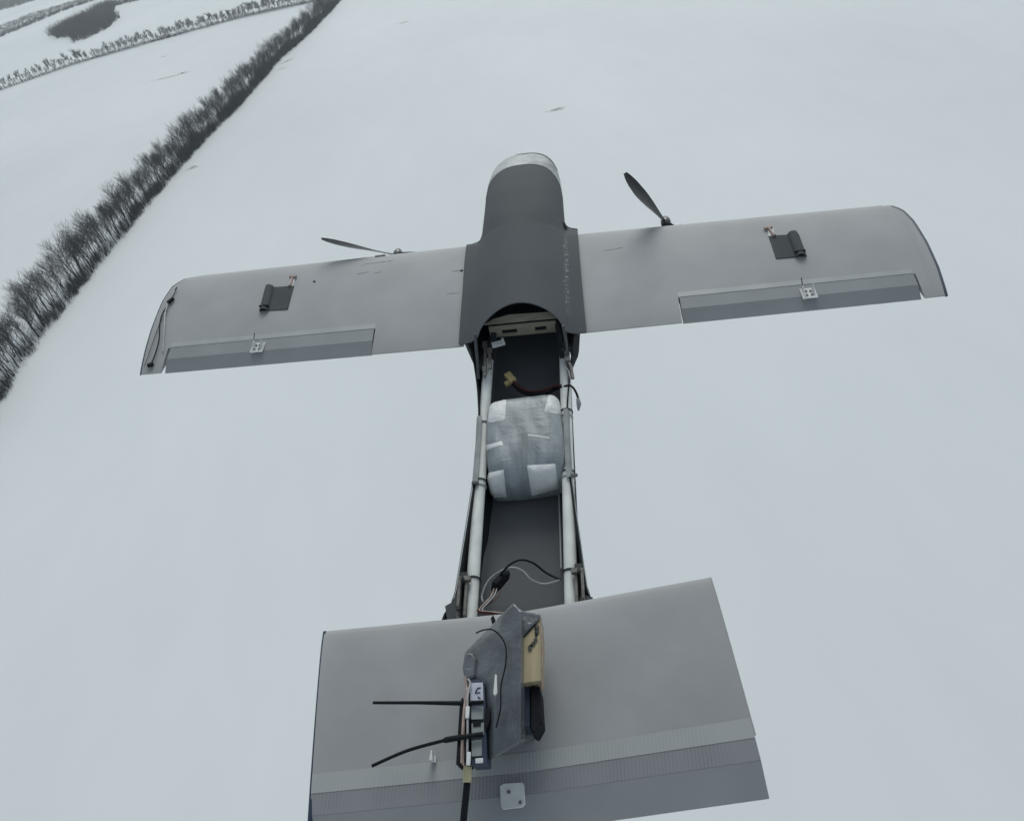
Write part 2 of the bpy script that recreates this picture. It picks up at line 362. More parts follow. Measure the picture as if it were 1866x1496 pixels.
    pl = MB(); pl.box(c1+Vector((0, .012, .006)), (0.026, 0.004, 0.013)); pl.build('servo', M['black'], wing)
    # servo arm slot ahead of the inner corner
    sp = {1: [(1400, 418), (1411, 432)], -1: [(534, 507), (529, 523)]}[s]
    k0, k1 = [at(*p, 0.022) for p in sp]
    sl_ = MB(); sl_.box((k0+k1)/2+Vector((0, 0, -.001)), (0.016, 0.046, 0.004), rz=-0.1*s); sl_.build('arm_recess', M['white'], wing, bevel=.001)
    ar = MB(); ar.tube([k0+Vector((0, .004, .003)), k1+Vector((0, 0, .004))], [0.0032, 0.0045], 6); ar.box(k0+Vector((0, .004, .003)), (0.022, 0.008, 0.006), rz=.2*s); ar.build('servo_arm', M['copper'], wing)
    # control horn on the aileron with its pushrod end
    hp = {1: (1474, 533), -1: (469, 632)}[s]; c = at(*hp, 0.014)
    ho = MB(); ho.box(c+Vector((0, 0, -.003)), (0.036, 0.036, 0.003)); 
    ho.prism([c+Vector((-.010, .018, .010)), c+Vector((-.013, .018, .010)), c+Vector((-.013, -.014, .000)), c+Vector((-.010, -.014, .000))], .012)
    ho.prism([c+Vector((.013, .016, .014)), c+Vector((.010, .016, .014)), c+Vector((.010, -.010, .000)), c+Vector((.013, -.010, .000))], .014)
    ho.build('control_horn', M['white'], wing)
    sc = MB()
    for dx, dy in ((-.006, -.008), (.006, -.008), (-.005, .007), (.005, .006)): sc.tube([c+Vector((dx, dy, -.0015)), c+Vector((dx, dy, .001))], .0028, 8)
    sc.build('horn_screw', M['metal'], wing)
    rod = MB(); top_ = c+Vector((-.012*1, .02, .009)); rod.tube([top_, top_+Vector((0.002*s, 0.022, 0.004))], .0013, 6); rod.build('pushrod', M['carbon'], wing)
    return wing
wing_s = make_wing(1); wing_p = make_wing(-1)
# starboard tip: dark edge strip; port tip: torn edge film and a loose cord
e = MB(); pts = []
for t in [k/24 for k in range(0, 25)]:
    x, y = wpt(1, 1.05, t); pts.append((x+0.001, y, foil(t)[0]*0.72-0.002))
e.tube(pts, 0.0042, 6); e.build('tip_edge', M['blue'], wing_s)
e = MB(); e.tube([(wpt(-1, 1.05, t)[0]-.001, wpt(-1, 1.05, t)[1], foil(t)[0]*.72-.002) for t in [k/24 for k in range(25)]], .0032, 6)
e.build('tip_edge', M['blue'], wing_p)
cord = MB(); cord.tube(spline([at(322, 524, .02), at(306, 556, .022), at(296, 572, .022), at(291, 592, .022), at(290, 618, .022), at(283, 645, .016), at(275, 664, .012)], 5), 0.0018, 6)
cord.build('loose_cord', M['black'], wing_p)
cord = MB(); cord.tube(spline([at(306, 562, .022), at(293, 585, .02), at(278, 625, .016), at(263, 668, .012)], 5), 0.0012, 6); cord.build('loose_cord', M['metal'], wing_p)
kn = MB(); kn.box(at(311, 548, .024), (0.010, 0.022, 0.008), rz=-.5); kn.build('cord_clip', M['black'], wing_p, bevel=.001)
kn = MB(); kn.box(at(274, 665, .010), (0.016, 0.011, 0.007), rz=.3); kn.build('cord_clip', M['black'], wing_p, bevel=.001)
# film edge crease along the port tip
fl = MB(); fl.tube(spline([at(318, 530, .022), at(302, 565, .023), at(299, 600, .023), at(297, 640, .015)], 5), .0022, 5, flat=.5); fl.build('film_edge', M['tape'], wing_p)
# stains and small fittings on the port wing near the root
def dab(px, py, sx, sy, m, parent, rz=0, name='stain', z=0.0):
    p = at(px, py, 0.02); zz = foil((0.249-p.y)/0.42)[0]
    vs = []; n = 9
    for k in range(n):
        a = 2*math.pi*k/n; r_ = random.uniform(.65, 1)
        v = Matrix.Rotation(rz, 2) @ Vector((sx*r_*math.cos(a), sy*r_*math.sin(a))); yy = p.y+v.y
        vs.append((p.x+v.x, yy, foil((0.249-yy)/0.42)[0]+0.0006))
    b = MB(); b.prism(vs, 0.002); return b.build(name, m, parent)
M['stain'] = mat('old_glue', (0.31, 0.32, 0.315), 0.6, 0.3, 0.2, 60)
dab(841, 494, .007, .006, M['black'], wing_p, name='plug'); dab(832, 494, .018, .0025, M['stain'], wing_p)
dab(573, 514, .004, .008, M['black'], wing_p, rz=.5, name='plug')
dab(660, 498, .020, .0016, M['stain'], wing_p, .1); dab(688, 497, .014, .0014, M['stain'], wing_p, .1); dab(826, 534, .02, .0016, M['stain'], wing_p)
dab(660, 482, .006, .005, M['stain'], wing_p); dab(690, 477, .05, .0012, M['stain'], wing_p, .03)
dab(1117, 455, .03, .001, M['stain'], wing_s, .1)
mk = MB(); mk.tube([at(684, 468, .01), at(702, 466, .01)], .004, 6); mk.build('nacelle_clip', M['metal'], wing_p)
mk = MB(); mk.tube([at(1240, 410, .004), at(1244, 413, .004)], .003, 6); mk.build('nacelle_clip', M['metal'], wing_s)

# motors and propellers (at rest)
def make_motor(x, hub_y, hub_z, tip_dir, Rr, par):
    m_ = MB(); m_.tube([(x, 0.19, hub_z-.016), (x, 0.225, hub_z-.006), (x, 0.255, hub_z), (x, 0.262, hub_z)], [.012, .017, .019, .012], 16)
    mo = m_.build('motor', M['black'], par)
    s_ = MB(); s_.tube([(x, hub_y-.018, hub_z), (x, hub_y-.008, hub_z), (x, hub_y+.008, hub_z), (x, hub_y+.02, hub_z), (x, hub_y+.03, hub_z)], [.011, .015, .014, .009, .002], 14)
    V = []; F = []
    d0 = Vector((tip_dir[0], 0, tip_dir[1])).normalized(); ax = Vector((0, 1, 0))
    for sg in (1, -1):
        d = d0*sg; ch = d.cross(ax).normalized(); n = 14; base = len(s_.v)
        rows = []
        for k in range(n+1):
            f_ = k/n; r_ = Rr*(0.04+0.96*f_); c_ = 0.062*(math.sin(min(1, .22+f_*1.1)*math.pi*.62))*(1-f_**5*.75)*.78
            tw = R(58-40*f_); cd = ch*math.cos(tw)+ax*math.sin(tw); nn = d.cross(cd).normalized(); th = 0.0035*(1-f_*.7)
            o_ = Vector((x, hub_y, hub_z))+d*r_+ch*(-0.012*f_*f_)
            rows.append([o_+cd*c_*(-.5), o_+cd*c_*(-.15)+nn*th, o_+cd*c_*.25+nn*th*.8, o_+cd*c_*.5, o_+cd*c_*.2-nn*th*.3, o_-cd*c_*.2-nn*th*.3])
        V = [p for r in rows for p in r]; F = []
        for i in range(n):
            for k in range(6): F.append((i*6+k, i*6+(k+1) % 6, (i+1)*6+(k+1) % 6, (i+1)*6+k))
        F += [tuple(range(6)), tuple(n*6+k for k in range(5, -1, -1))]
        s_.add(V, F)
    s_.build('propeller', M['blade'], mo)
hy = 0.282
tl = aty(597, 443, hy); make_motor(-.392, hy, -0.022, (tl.x+.392, tl.z+.022), 0.232, drone)
tr = aty(1140, 328, hy); make_motor(0.424, hy, -0.012, (tr.x-.424, tr.z+.012), 0.21, drone)

# ---------------- fuselage
def Tz(y): return interp([(-.2, .062), (.3, .062), (.45, .057), (.55, .049), (.6, .043), (.66, .033), (.71, .018), (.745, .0), (.77, -.014), (.785, -.026), (.792, -.034)], y)
def Wy(y): return interp([(-.2, .146), (.12, .146), (.22, .136), (.31, .1275), (.42, .1255), (.50, .1245), (.58, .120), (.64, .112), (.69, .099), (.735, .078), (.765, .053), (.782, .028), (.792, .006)], y)
def dome(x, y):
    w_ = Wy(y); q = min(1, abs(x)/w_); return -.032+(Tz(y)+.032)*(1-q**2.5)**(1/2.5)
def hull_section(y, grow=0.0, n=28):
    w_ = Wy(y)+grow; T = Tz(y)+grow-.022*min(1, max(0, (.352-y)/.03)); zb = interp([(0.1, -.13), (.5, -.12), (.65, -.10), (.75, -.07), (.792, -.042)], y)
    pts = []
    for k in range(n+1):
        a = math.pi*k/n-math.pi/2; s_ = math.sin(a); c_ = math.cos(a)
        pts.append((math.copysign(abs(s_)**.8, s_)*w_, y, -.032+(T+.032)*max(0, c_)**.8))
    pts.append((w_*.93, y, (zb-.032)/2)); pts.append((w_*.75, y, zb)); pts.append((-w_*.75, y, zb)); pts.append((-w_*.93, y, (zb-.032)/2))
    return pts
def loft(name, ys, grow, m, parent, capend=True):
    rows = [hull_section(y, grow) for y in ys]; n = len(rows[0]); V = [p for r in rows for p in r]; F = []
    for i in range(len(rows)-1):
        for k in range(n): F.append((i*n+k, i*n+(k+1) % n, (i+1)*n+(k+1) % n, (i+1)*n+k))
    F.append(tuple((len(rows)-1)*n+k for k in range(n)))
    return mesh_obj(name, V, F, m, parent, angle=50)
nose = loft('nose_hull', [.02+.57*k/30 for k in range(31)]+[.60+.10*k/8 for k in range(9)]+[.71, .72, .73, .74, .75, .76, .768, .776, .783, .788, .792], -0.0006, M['shell'], drone)
def rim_piece(name, ys, grow, m, ka, kb, drop, fade, back=0.0):
    g = []
    for y in ys:
        r_ = []
        for k in range(ka, kb+1):
            q = abs(k/28*2-1); f_ = max(0, 1-(y-ys[0])/fade); r_.append(hull_section(y-drop*q*q*f_+back, grow)[k])
        g.append(r_)
    return sheet(g, .001, name, m, drone, angle=60, down=Vector((0, -.6, -.8)))
cap = rim_piece('nose_cap', [.604+.096*k/9 for k in range(10)]+[.71, .72, .73, .74, .75, .76, .768, .776, .783, .788, .791], 0.0014, M['frost'], 1, 27, .125, .14)
lip = rim_piece('nose_lip', [.728, .738, .748, .758, .766, .774, .782, .788, .7915], 0.0035, M['panelgrey'], 12, 27, .11, .08)
# centre shell with the flared root fairings and the arched rear opening
def root_edge(s, y):
    if y > .36: return Wy(y)+.0012
    if s > 0: return interp([(-.18, .170), (.02, .167), (.25, .1655), (.300, .1655), (.304, .152), (.316, .139), (.335, .131), (.36, .1265)], y)
    return interp([(-.18, .161), (.02, .160), (.25, .165), (.258, .158), (.268, .142), (.285, .132), (.31, .1280), (.36, .1265)], y)
def yrear(x):
    q = abs(x-0.002)/0.109
    return -.174+(.076*math.sqrt(1-q*q) if q < 1 else 0)
def bz(x, y):
    t = (0.249-y)/0.42; e_ = (foil(min(max(t, 0), 1))[0] if y < .249 else 0)+0.006
    if y > .249: e_ = max(e_-(y-.249)*.35, -.02)
    d_ = dome(x, y)+0.0003
    b_ = min(1, max(0, (.34-y)/.2)); b_ = b_*b_*(3-2*b_)
    d2 = e_+(.063-e_)*(.5+.5*math.cos(math.pi*min(1, abs(x)/.150)))**.72
    d_ = d_*(1-b_)+d2*b_
    k = 0.006; h_ = max(k-abs(d_-e_), 0)/k
    return max(d_, e_)+h_*h_*k*.25
rows = []
NU = 72
for j in range(91):
    r = []
    for i in range(NU+1):
        u = -1+2*i/NU; u = math.copysign(1-(1-abs(u))**1.25, u)
        s_ = 1 if u > 0 else -1; q_ = math.asin(min(1, abs(u))**1.25)*2/math.pi; yf = .613-.125*q_*q_
        xx = u*root_edge(s_, 0.0)*1.0
        v = j/90; y = yrear(xx)+(yf-yrear(xx))*v
        xx = u*root_edge(s_, y); 
        r.append((xx, y, bz(xx, y)))
    rows.append(r)
cs = sheet(rows, 0.0035, 'centre_shell', M['shellscuff'], drone, angle=30)
# downturned ends of the arch joining the side walls
for s_ in (1, -1):
    b = MB(); b.tube(spline([(s_*.113, -.172, .035), (s_*.116, -.185, .0), (s_*.117, -.205, -.03), (s_*.117, -.245, -.055)], 5), [.0045]*16, 6); b.build('arch_edge', M['shell'], drone)

# side walls of the open hull
WALL = [(-.90, .158), (-.878, .152), (-.862, .138), (-.84, .1325), (-.78, .1275), (-.68, .1195), (-.57, .1115), (-.45, .110), (-.36, .1115), (-.29, .118), (-.24, .1245), (-.19, .1315), (-.165, .140), (-.15, .155), (-.12, .158), (0.1, .12)]
for s_ in (1, -1):
    g = []
    for k in range(60):
        y = -.90+.92*k/59; x = interp(WALL, y); zt = interp([(-.9, -.052), (-.25, -.055), (-.19, -.035), (-.165, -.004), (0.1, -.004)], y)
        off = .005 if s_ > 0 else -.002
        g.append([(s_*(x+off*s_*0+ (off if s_ > 0 else 0)*0), y, zt), (s_*(x-.003), y, zt-.02), (s_*(x-.012), y, -.10), (s_*(x-.03), y, -.145)])
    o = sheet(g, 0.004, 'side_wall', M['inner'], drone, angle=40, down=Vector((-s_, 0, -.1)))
    # pale outer panel over the narrow middle of the hull
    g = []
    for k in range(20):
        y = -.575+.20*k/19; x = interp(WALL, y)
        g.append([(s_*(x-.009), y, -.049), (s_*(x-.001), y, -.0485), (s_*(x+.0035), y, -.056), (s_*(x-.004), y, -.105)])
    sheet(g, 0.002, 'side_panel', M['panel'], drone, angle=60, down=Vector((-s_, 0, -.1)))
    # thin bright top edge of the rear walls
    b = MB(); b.tube([(s_*(interp(WALL, -.86+.28*k/14)+.001), -.86+.28*k/14, -.049) for k in range(15)], .0013, 5); b.build('wall_trim', M['panel'], drone)
# tray floor
g = [[(x, y, -.138 if abs(x) < .09 else -.13) for x in (-.118, -.095, -.088, 0, .088, .095, .118)] for y in (-.95, -.7, -.5, -.3, -.1, .12)]
sheet(g, .004, 'tray_floor', M['floor'], drone)
# foam tubes along both sides
for s_, xa, xb in ((-1, -.0965, -.1035), (1, .1075, .0995)):
    b = MB(); pts = [(xa+(xb-xa)*k/16, -.17-.78*k/16, -.070) for k in range(17)]
    b.tube(pts, .0138, 18); b.build('foam_tube', M['tube'], drone)
# straps round the tubes with their locks
def strap(px, py, s_, m, wdt=.004, lock=True, name='strap'):
    c = at(px, py, -.07); x = interp([(-.95, .1005 if s_ > 0 else .1035), (-.17, .1075 if s_ > 0 else .0965)], c.y)*s_
    b = MB(); ring = []
    for k in range(17):
        a = 2*math.pi*k/16; ring.append((x+.0152*math.cos(a), c.y, -.070+.0152*math.sin(a)))
    b.tube(ring, wdt*.5, 6, cap=False, flat=1)
    if lock: b.box((x+s_*.017, c.y+.003, -.055), (.016, .010, .009))
    b.build(name, m, drone)
strap(876, 878, -1, M['carbon'], lock=False); strap(1036, 862, 1, M['carbon'], lock=False); strap(862, 1056, -1, M['carbon'], .0045); strap(1041, 1042, 1, M['carbon'], .0045)
strap(876, 888, -1, M['greywire'], lock=False); strap(1037, 872, 1, M['greywire'], lock=False)
strap(884, 774, -1, M['metal'], lock=False); strap(1027, 752, 1, M['carbon'], lock=False); strap(1027, 762, 1, M['greywire'], lock=False)
# short hold-down between tube and wall at mid hull
for px, py, s_ in ((866, 880, -1), (1046, 866, 1)):
    c = at(px, py, -.05); b = MB(); b.box(c, (.016, .007, .004)); b.build('clamp', M['carbon'], drone)
# bulkhead under the arch: plywood with two slots
yb = -.118
def xz(l, y): return [Vector((a, y, b_)) for a, b_ in l]
b = MB()
tiltb = 0.03
def bar(x0, x1, z0, z1, th=.004, y=yb):
    b.box(((x0+x1)/2, y, (z0+z1)/2), (x1-x0, th, z1-z0))
bar(-.085, .092, -.032, -.022); bar(-.085, .092, -.008, .006); bar(-.085, -.052, -.022, -.008); bar(-.012, .036, -.022, -.008); bar(.066, .092, -.022, -.008)
b.build('bulkhead', M['plyshaded'], drone, smooth=False)
b = MB(); b.prism([(-.098, -.112, .012), (.096, -.112, .012), (.092, -.098, .020), (-.03, -.095, .022), (-.07, -.10, .016)], .004); b.build('bulkhead_flange', M['plyshaded'], drone)
b = MB(); b.box((-.066, -.150, -.028), (.03, .018, .006), rz=.25); b.box((-.050, -.145, -.026), (.006, .02, .010), rz=.25); b.build('cable_clip', M['white'], drone, bevel=.001)
# side brackets inside the arch
for s_, pts in ((-1, [(884, 628), (884, 655), (884, 685)]), (-1, [(892, 640), (893, 660), (894, 672)]), (1, [(1018, 588), (1022, 612), (1026, 640)]), (1, [(1034, 655), (1040, 668), (1044, 690)])):
    b = MB(); b.tube([at(p[0], p[1], -.035) for p in pts], .0042, 6); b.box(at(*pts[0], -.033), (.013, .016, .01)); b.build('bracket', M['metal'], drone)
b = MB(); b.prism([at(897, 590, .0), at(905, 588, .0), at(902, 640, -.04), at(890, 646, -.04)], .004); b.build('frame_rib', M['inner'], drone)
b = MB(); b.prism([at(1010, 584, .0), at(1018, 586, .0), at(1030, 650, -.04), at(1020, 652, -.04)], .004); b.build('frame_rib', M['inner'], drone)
for s_, pt in ((1, [(1030, 668), (1036, 676), (1040, 690)]), (-1, [(880, 668), (884, 690), (890, 672)])):
    b = MB(); b.tube([at(p[0], p[1], -.04) for p in pt], .0022, 6); b.build('link_wire', M['greywire'], drone)
# battery lead and yellow plug in front of the package
b = MB(); b.box(at(930, 689, -.085), (.019, .036, .014), rz=.55); b.box(at(924, 699, -.088), (.014, .012, .011), rz=.55)
plug = b.build('battery_plug', M['yellow'], drone, bevel=.0018)
b = MB(); b.tube(spline([at(936, 696, -.085), at(948, 706, -.09), at(966, 713, -.09), at(990, 711, -.085), at(1010, 704, -.075), at(1022, 703, -.06)], 6), .0042, 8); b.build('battery_lead', M['red'], drone)
b = MB(); b.tube(spline([at(934, 700, -.09), at(946, 711, -.095), at(966, 719, -.095), at(995, 717, -.09), at(1014, 708, -.08), at(1026, 706, -.06)], 6), .0042, 8); b.build('battery_lead', M['black'], drone)
b = MB(); b.tube(spline([at(1028, 704, -.04), at(1040, 703, -.035), at(1048, 712, -.035), at(1053, 724, -.04), at(1054, 732, -.045)], 6), .0028, 8); cb = b.build('side_cable', M['black'], drone)
b = MB(); b.tube([at(1053, 726, -.04), at(1055, 737, -.045), at(1054, 748, -.05)], [.004, .006, .002], 10); b.build('cable_tip', M['panel'], cb)

# rear cables on the tray
b = MB(); b.tube(spline([at(903, 1062, -.09), at(914, 1045, -.07), at(930, 1028, -.06), at(950, 1020, -.06), at(972, 1026, -.07), at(996, 1044, -.09), at(1021, 1056, -.09)], 6), .0022, 8); b.build('black_cable', M['black'], drone)
b = MB(); b.tube([at(926, 1042, -.085), at(921, 1048, -.083), at(905, 1066, -.083), at(899, 1078, -.088)], [.005, .011, .012, .006], 12); b.build('capacitor', M['black'], drone)
for dz, dx, mm in ((0, 0, 'copper'), (.004, 5, 'greywire')):
    b = MB(); b.tube(spline([at(918+dx, 1117, -.02), at(896+dx, 1115, -.03), at(874+dx, 1112, -.045), at(882+dx, 1100, -.05), at(896+dx, 1084, -.07), at(905+dx, 1060, -.085), at(920+dx, 1045, -.08)], 6), .0013, 6); b.build('servo_cable', M[mm], drone)
b = MB(); b.tube(spline([at(880, 1096, -.085), at(878, 1084, -.09), at(890, 1058, -.09), at(910, 1042, -.085), at(932, 1034, -.08), at(952, 1040, -.085), at(968, 1056, -.09), at(992, 1064, -.095), at(1020, 1057, -.09)], 6), .0021, 8); b.build('grey_cable', M['greywire'], drone)
for k in range(2):
    b = MB(); b.tube(spline([at(904+k*8, 1076, -.08), at(896+k*6, 1092, -.07), at(880+k*2, 1106, -.055), at(870+k*2, 1113+k*3, -.045), at(896, 1116+k*3, -.03), at(925, 1118+k*3, -.02)], 6), .0016, 6); b.build('red_wire', M['red'], drone)
b = MB(); b.tube([(.078, -.56-.2*k/8, -.125+.002*math.sin(k)) for k in range(9)], .0022, 6); b.build('edge_cable', M['greywire'], drone)
b = MB(); b.tube([(.086, -.56-.25*k/8, -.122) for k in range(9)], .003, 6); b.build('edge_cable', M['black'], drone)
# tail brackets
for s_, (px, py) in ((-1, (849, 1060)), (1, (1050, 1046))):
    c = at(px, py, -.045); b = MB()
    b.box(c+Vector((s_*.002, .006, .0)), (.024, .010, .012)); b.box(c+Vector((s_*.012, -.032, -.002)), (.006, .085, .018)); b.box(c+Vector((s_*-.001, -.034, -.006)), (.006, .075, .012))
    b.build('tail_bracket', M['metal'], drone, bevel=.0008)
    b = MB(); b.tube([c+Vector((s_*.006, .005, .006)), c+Vector((s_*.006, .005, .010))], .004, 8); b.build('bracket_bolt', M['carbon'], drone); b = MB(); b.tube([c+Vector((s_*.010, -.06, .004)), c+Vector((s_*.01, -.06, .012))], .005, 8); b.build('bracket_bolt', M['carbon'], drone)
b = MB(); b.prism([at(811, 1104, -.05), at(822, 1098, -.05), at(836, 1075, -.05), at(838, 1125, -.05), at(815, 1130, -.05)], .06); b.build('tail_fairing', M['hatch'], drone)
b = MB(); b.prism([at(1060, 1045, -.05), at(1066, 1084, -.05), at(1080, 1088, -.05), at(1075, 1100, -.05), at(1058, 1098, -.05)], .06); b.build('tail_fairing', M['hatch'], drone)
# tail posts under the stabiliser
b = MB(); b.box((-.01, -1.06, -.07), (.10, .12, .11)); b.build('tail_mount', M['inner'], drone)

# ---------------- tail
E1 = Vector((.995, .0992, 0)).normalized(); E2 = Vector((.0992, -.995, 0)).normalized(); T0 = Vector((.005, -.922, .056))
def tp(a, b_, z): # lateral, aft, up
    skew = 1+0.0*b_
    return T0+E1*a+E2*b_+Vector((0, 0, z-.034*(1-min(1, abs(a)/.353))))
def tz(b_): t = b_/.35; return .0125*(2.6*math.sqrt(max(t, 0))*max(0, 1-t))**.8
def tail_panel(name, b0, b1, ztop, zbot, m, parent, n=14, half=.353, angle=40):
    rows = []; L = 24
    bs = [b0+(b1-b0)*((k/n)**(1.6 if b0 == 0 else 1)) for k in range(n+1)]
    loop = [(b_, ztop(b_)) for b_ in bs]+[(b_, zbot(b_)) for b_ in bs[::-1]]
    V = []; F = []
    for i in range(L+1):
        a = -half+2*half*i/L
        for b_, z_ in loop:
            aa = a+(-0.004*(b_/.35) if i > L/2 else 0.008*(b_/.35))
            V.append(tp(aa, b_, z_))
    P_ = len(loop)
    for i in range(L):
        for k in range(P_): F.append((i*P_+k, i*P_+(k+1) % P_, (i+1)*P_+(k+1) % P_, (i+1)*P_+k))
    F.append(tuple(range(P_))); F.append(tuple(L*P_+k for k in range(P_-1, -1, -1)))
    return mesh_obj(name, V, F, m, parent, angle=angle)
stab = tail_panel('stabiliser', 0, .270, lambda b_: tz(b_), lambda b_: -.6*tz(b_)-.003*(b_ > .004), M['tail'], drone)
zt_ = tz(.272)
elev = tail_panel('elevator', .2718, .302, lambda b_: zt_+.0003-(b_-.2725)*.12, lambda b_: zt_-.013, M['ribs'], drone, n=3)
elev2 = tail_panel('elevator_edge', .3022, .350, lambda b_: zt_-.0034-(b_-.302)*.36, lambda b_: zt_-.014-(b_-.302)*.18, M['flap_shaded'], drone, n=4)
tape = tail_panel('hinge_tape', .243, .2715, lambda b_: tz(b_)+.0009, lambda b_: tz(b_)+.0003, M['ribtape'], stab, n=3)
e = MB(); e.tube([tp(-.3535+.008*(b_/.35), b_, tz(b_)*.6-.001) for b_ in [.002+.345*k/14 for k in range(15)]], .0042, 6); e.build('tip_edge', M['blue'], stab)
e = MB(); e.tube([tp(.3535-.004*(b_/.35), b_, tz(b_)*.6-.001) for b_ in [.002+.265*k/14 for k in range(15)]], .0028, 6); e.build('tip_edge', M['tail'], stab)
# elevator horn plate with two screws, small horn on the port side
def quadbox(name, q, z, d, m, parent, bevel=0):
    b = MB(); b.prism([at(*p, z) for p in q], d, taper=.96 if d > .03 else 1); return b.build(name, m, parent, bevel=bevel)
hp = quadbox('control_horn', [(911, 1432), (918, 1427), (952, 1425), (955, 1430), (957, 1464), (952, 1470), (917, 1474), (913, 1470)], .042, .004, M['white'], elev, .0006)
b = MB()
for p in ((927, 1442), (948, 1461)): b.tube([at(*p, .042), at(*p, .0445)], .0026, 8)
b.build('horn_screw', M['metal'], elev)
quadbox('horn_plate', [(782, 1384), (785, 1366), (787, 1366), (788, 1384)], .066, .016, M['white'], stab)
quadbox('horn_plate', [(785, 1374), (794, 1377), (794, 1388), (785, 1388)], .052, .004, M['white'], stab)

# ---------------- the fin pod on the tail, with its electronics
ridge = [at(935, 1096, .17), at(950, 1113, .17), at(949, 1200, .17), at(948, 1300, .165), at(948, 1352, .15)]
midl = [at(912, 1122, .155), at(908, 1150, .16), at(905, 1215, .16), at(902, 1300, .15), at(897, 1384, .13)]
low = [at(884, 1150, .12), at(846, 1188, .12), at(846, 1240, .12), at(882, 1262, .125), at(890, 1386, .12)]
V = []; 
for r in (ridge, midl, low): V += r
N = 5
F = [(i, i+1, N+i+1, N+i) for i in range(4)]+[(N+i, N+i+1, 2*N+i+1, 2*N+i) for i in range(4)]
base = [Vector((p.x+.004, p.y+(.035 if i == 4 else 0), .028)) for i, p in enumerate(ridge)]+[Vector((p.x-.002, p.y+(.035 if i == 4 else 0), .028)) for i, p in enumerate(low)]
k0 = len(V); V += base
F += [(i, k0+i, k0+i+1, i+1) for i in range(4)]+[(2*N+i, 2*N+i+1, k0+N+i+1, k0+N+i) for i in range(4)]
F += [(0, N, 2*N, k0+N, k0), (4, k0+4, k0+N+4, 2*N+4, N+4)]+[(k0+i, k0+i+1, k0+N+i+1, k0+N+i) for i in range(4)]
pod = mesh_obj('fin_pod', V, F, M['film'], drone, angle=55)
bm = bmesh.new(); bm.from_mesh(pod.data)
bmesh.ops.bevel(bm, geom=[e for e in bm.edges if len(e.link_faces) == 2 and e.calc_face_angle(0) > R(15)], offset=.004, segments=3, affect='EDGES', profile=.5)
for f in bm.faces: f.smooth = True
bm.to_mesh(pod.data); bm.free()
quadbox('fin_top', [(936, 1099), (951, 1112), (985, 1118), (982, 1128), (951, 1160)], .145, .06, M['film'], drone, .002)
pp = quadbox('plywood_plate', [(951, 1166), (976, 1138), (984, 1120), (987, 1150), (986, 1240), (951, 1245)], .14, .05, M['ply'], drone, .001)
b = MB()
for p in ((972, 1172), (966, 1181), (976, 1165), (979, 1142), (979, 1150)): b.tube([at(*p, .1405), at(*p, .1435)], .0032, 8)
b.build('screw', M['metal'], pp)
b = MB(); b.prism([at(974, 1140, .1425), at(978, 1138, .1425), at(979, 1158, .1425), at(975, 1158, .1425)], .002); b.prism([at(962, 1178, .1425), at(973, 1168, .1425), at(974, 1172, .1425), at(964, 1184, .1425)], .002); b.build('plate_slot', M['black'], pp)
b = MB(); b.tube([at(986, 1125, .142), at(988, 1180, .142), at(987, 1240, .138), at(988, 1258, .13)], .0012, 6); b.build('servo_wire', M['copper'], drone)
quadbox('servo_box', [(951, 1247), (966, 1246), (966, 1322), (950, 1327)], .12, .05, M['blue'], drone, .001)
quadbox('servo_box', [(967, 1249), (984, 1250), (988, 1315), (976, 1336), (966, 1330)], .125, .05, M['black'], drone, .002)
# taped bundle and receiver stack on the port side of the pod
quadbox('tape_bundle', [(846, 1190), (860, 1186), (868, 1200), (866, 1232), (846, 1240), (842, 1215)], .138, .04, M['film'], drone, .004)
rs = quadbox('receiver', [(856, 1236), (884, 1238), (888, 1392), (858, 1394)], .135, .04, M['blue'], drone, .0015)
quadbox('receiver_label', [(857, 1244), (880, 1243), (881, 1276), (857, 1277)], .1375, .002, M['label'], rs)
b = MB()
b.tube([at(866, 1262, .138), at(870, 1254, .138), at(876, 1252, .138)], .0011, 5); b.tube([at(866, 1262, .138), at(875, 1261, .138)], .0009, 5); b.tube([at(871, 1269, .138), at(875, 1272, .138)], .0012, 5)
b.build('label_mark', M['blue'], rs)
quadbox('receiver_can', [(858, 1286), (881, 1286), (881, 1310), (858, 1311)], .138, .006, M['panel'], rs, .0008)
quadbox('receiver_can', [(859, 1318), (882, 1316), (882, 1338), (859, 1340)], .138, .006, M['panel'], rs, .0008)
quadbox('receiver_can', [(859, 1349), (878, 1347), (878, 1376), (859, 1378)], .138, .006, M['panel'], rs, .0008)
quadbox('receiver_can', [(866, 1381), (880, 1380), (880, 1389), (866, 1390)], .138, .006, M['white'], rs, .0008)
quadbox('receiver_port', [(862, 1313), (876, 1312), (876, 1322), (862, 1323)], .1395, .003, M['black'], rs)
quadbox('circuit_board', [(838, 1278), (843, 1270), (838, 1392), (831, 1392)], .142, .04, M['black'], drone)
quadbox('circuit_board', [(845, 1272), (849, 1270), (845, 1392), (841, 1392)], .140, .04, M['copper'], drone)
quadbox('circuit_board', [(851, 1262), (856, 1262), (854, 1392), (848, 1392)], .142, .04, M['black'], drone)
b = MB(); b.tube(spline([at(847, 1232, .14), at(850, 1250, .14), at(851, 1262, .143), at(846, 1290, .145), at(843, 1335, .145), at(841, 1390, .14)], 5), .0022, 6); b.build('ribbon_wire', M['copper'], drone)
b = MB(); b.tube(spline([at(852, 1236, .142), at(857, 1246, .142), at(852, 1270, .145), at(852, 1330, .145), at(851, 1388, .14)], 5), .0018, 6); b.build('ribbon_wire', M['greywire'], drone)
for (px, py) in ((852, 1298), (854, 1382)): b = MB(); b.box(at(px, py, .146), (.006, .018, .005)); b.build('wire_tag', M['white'], drone, bevel=.001)
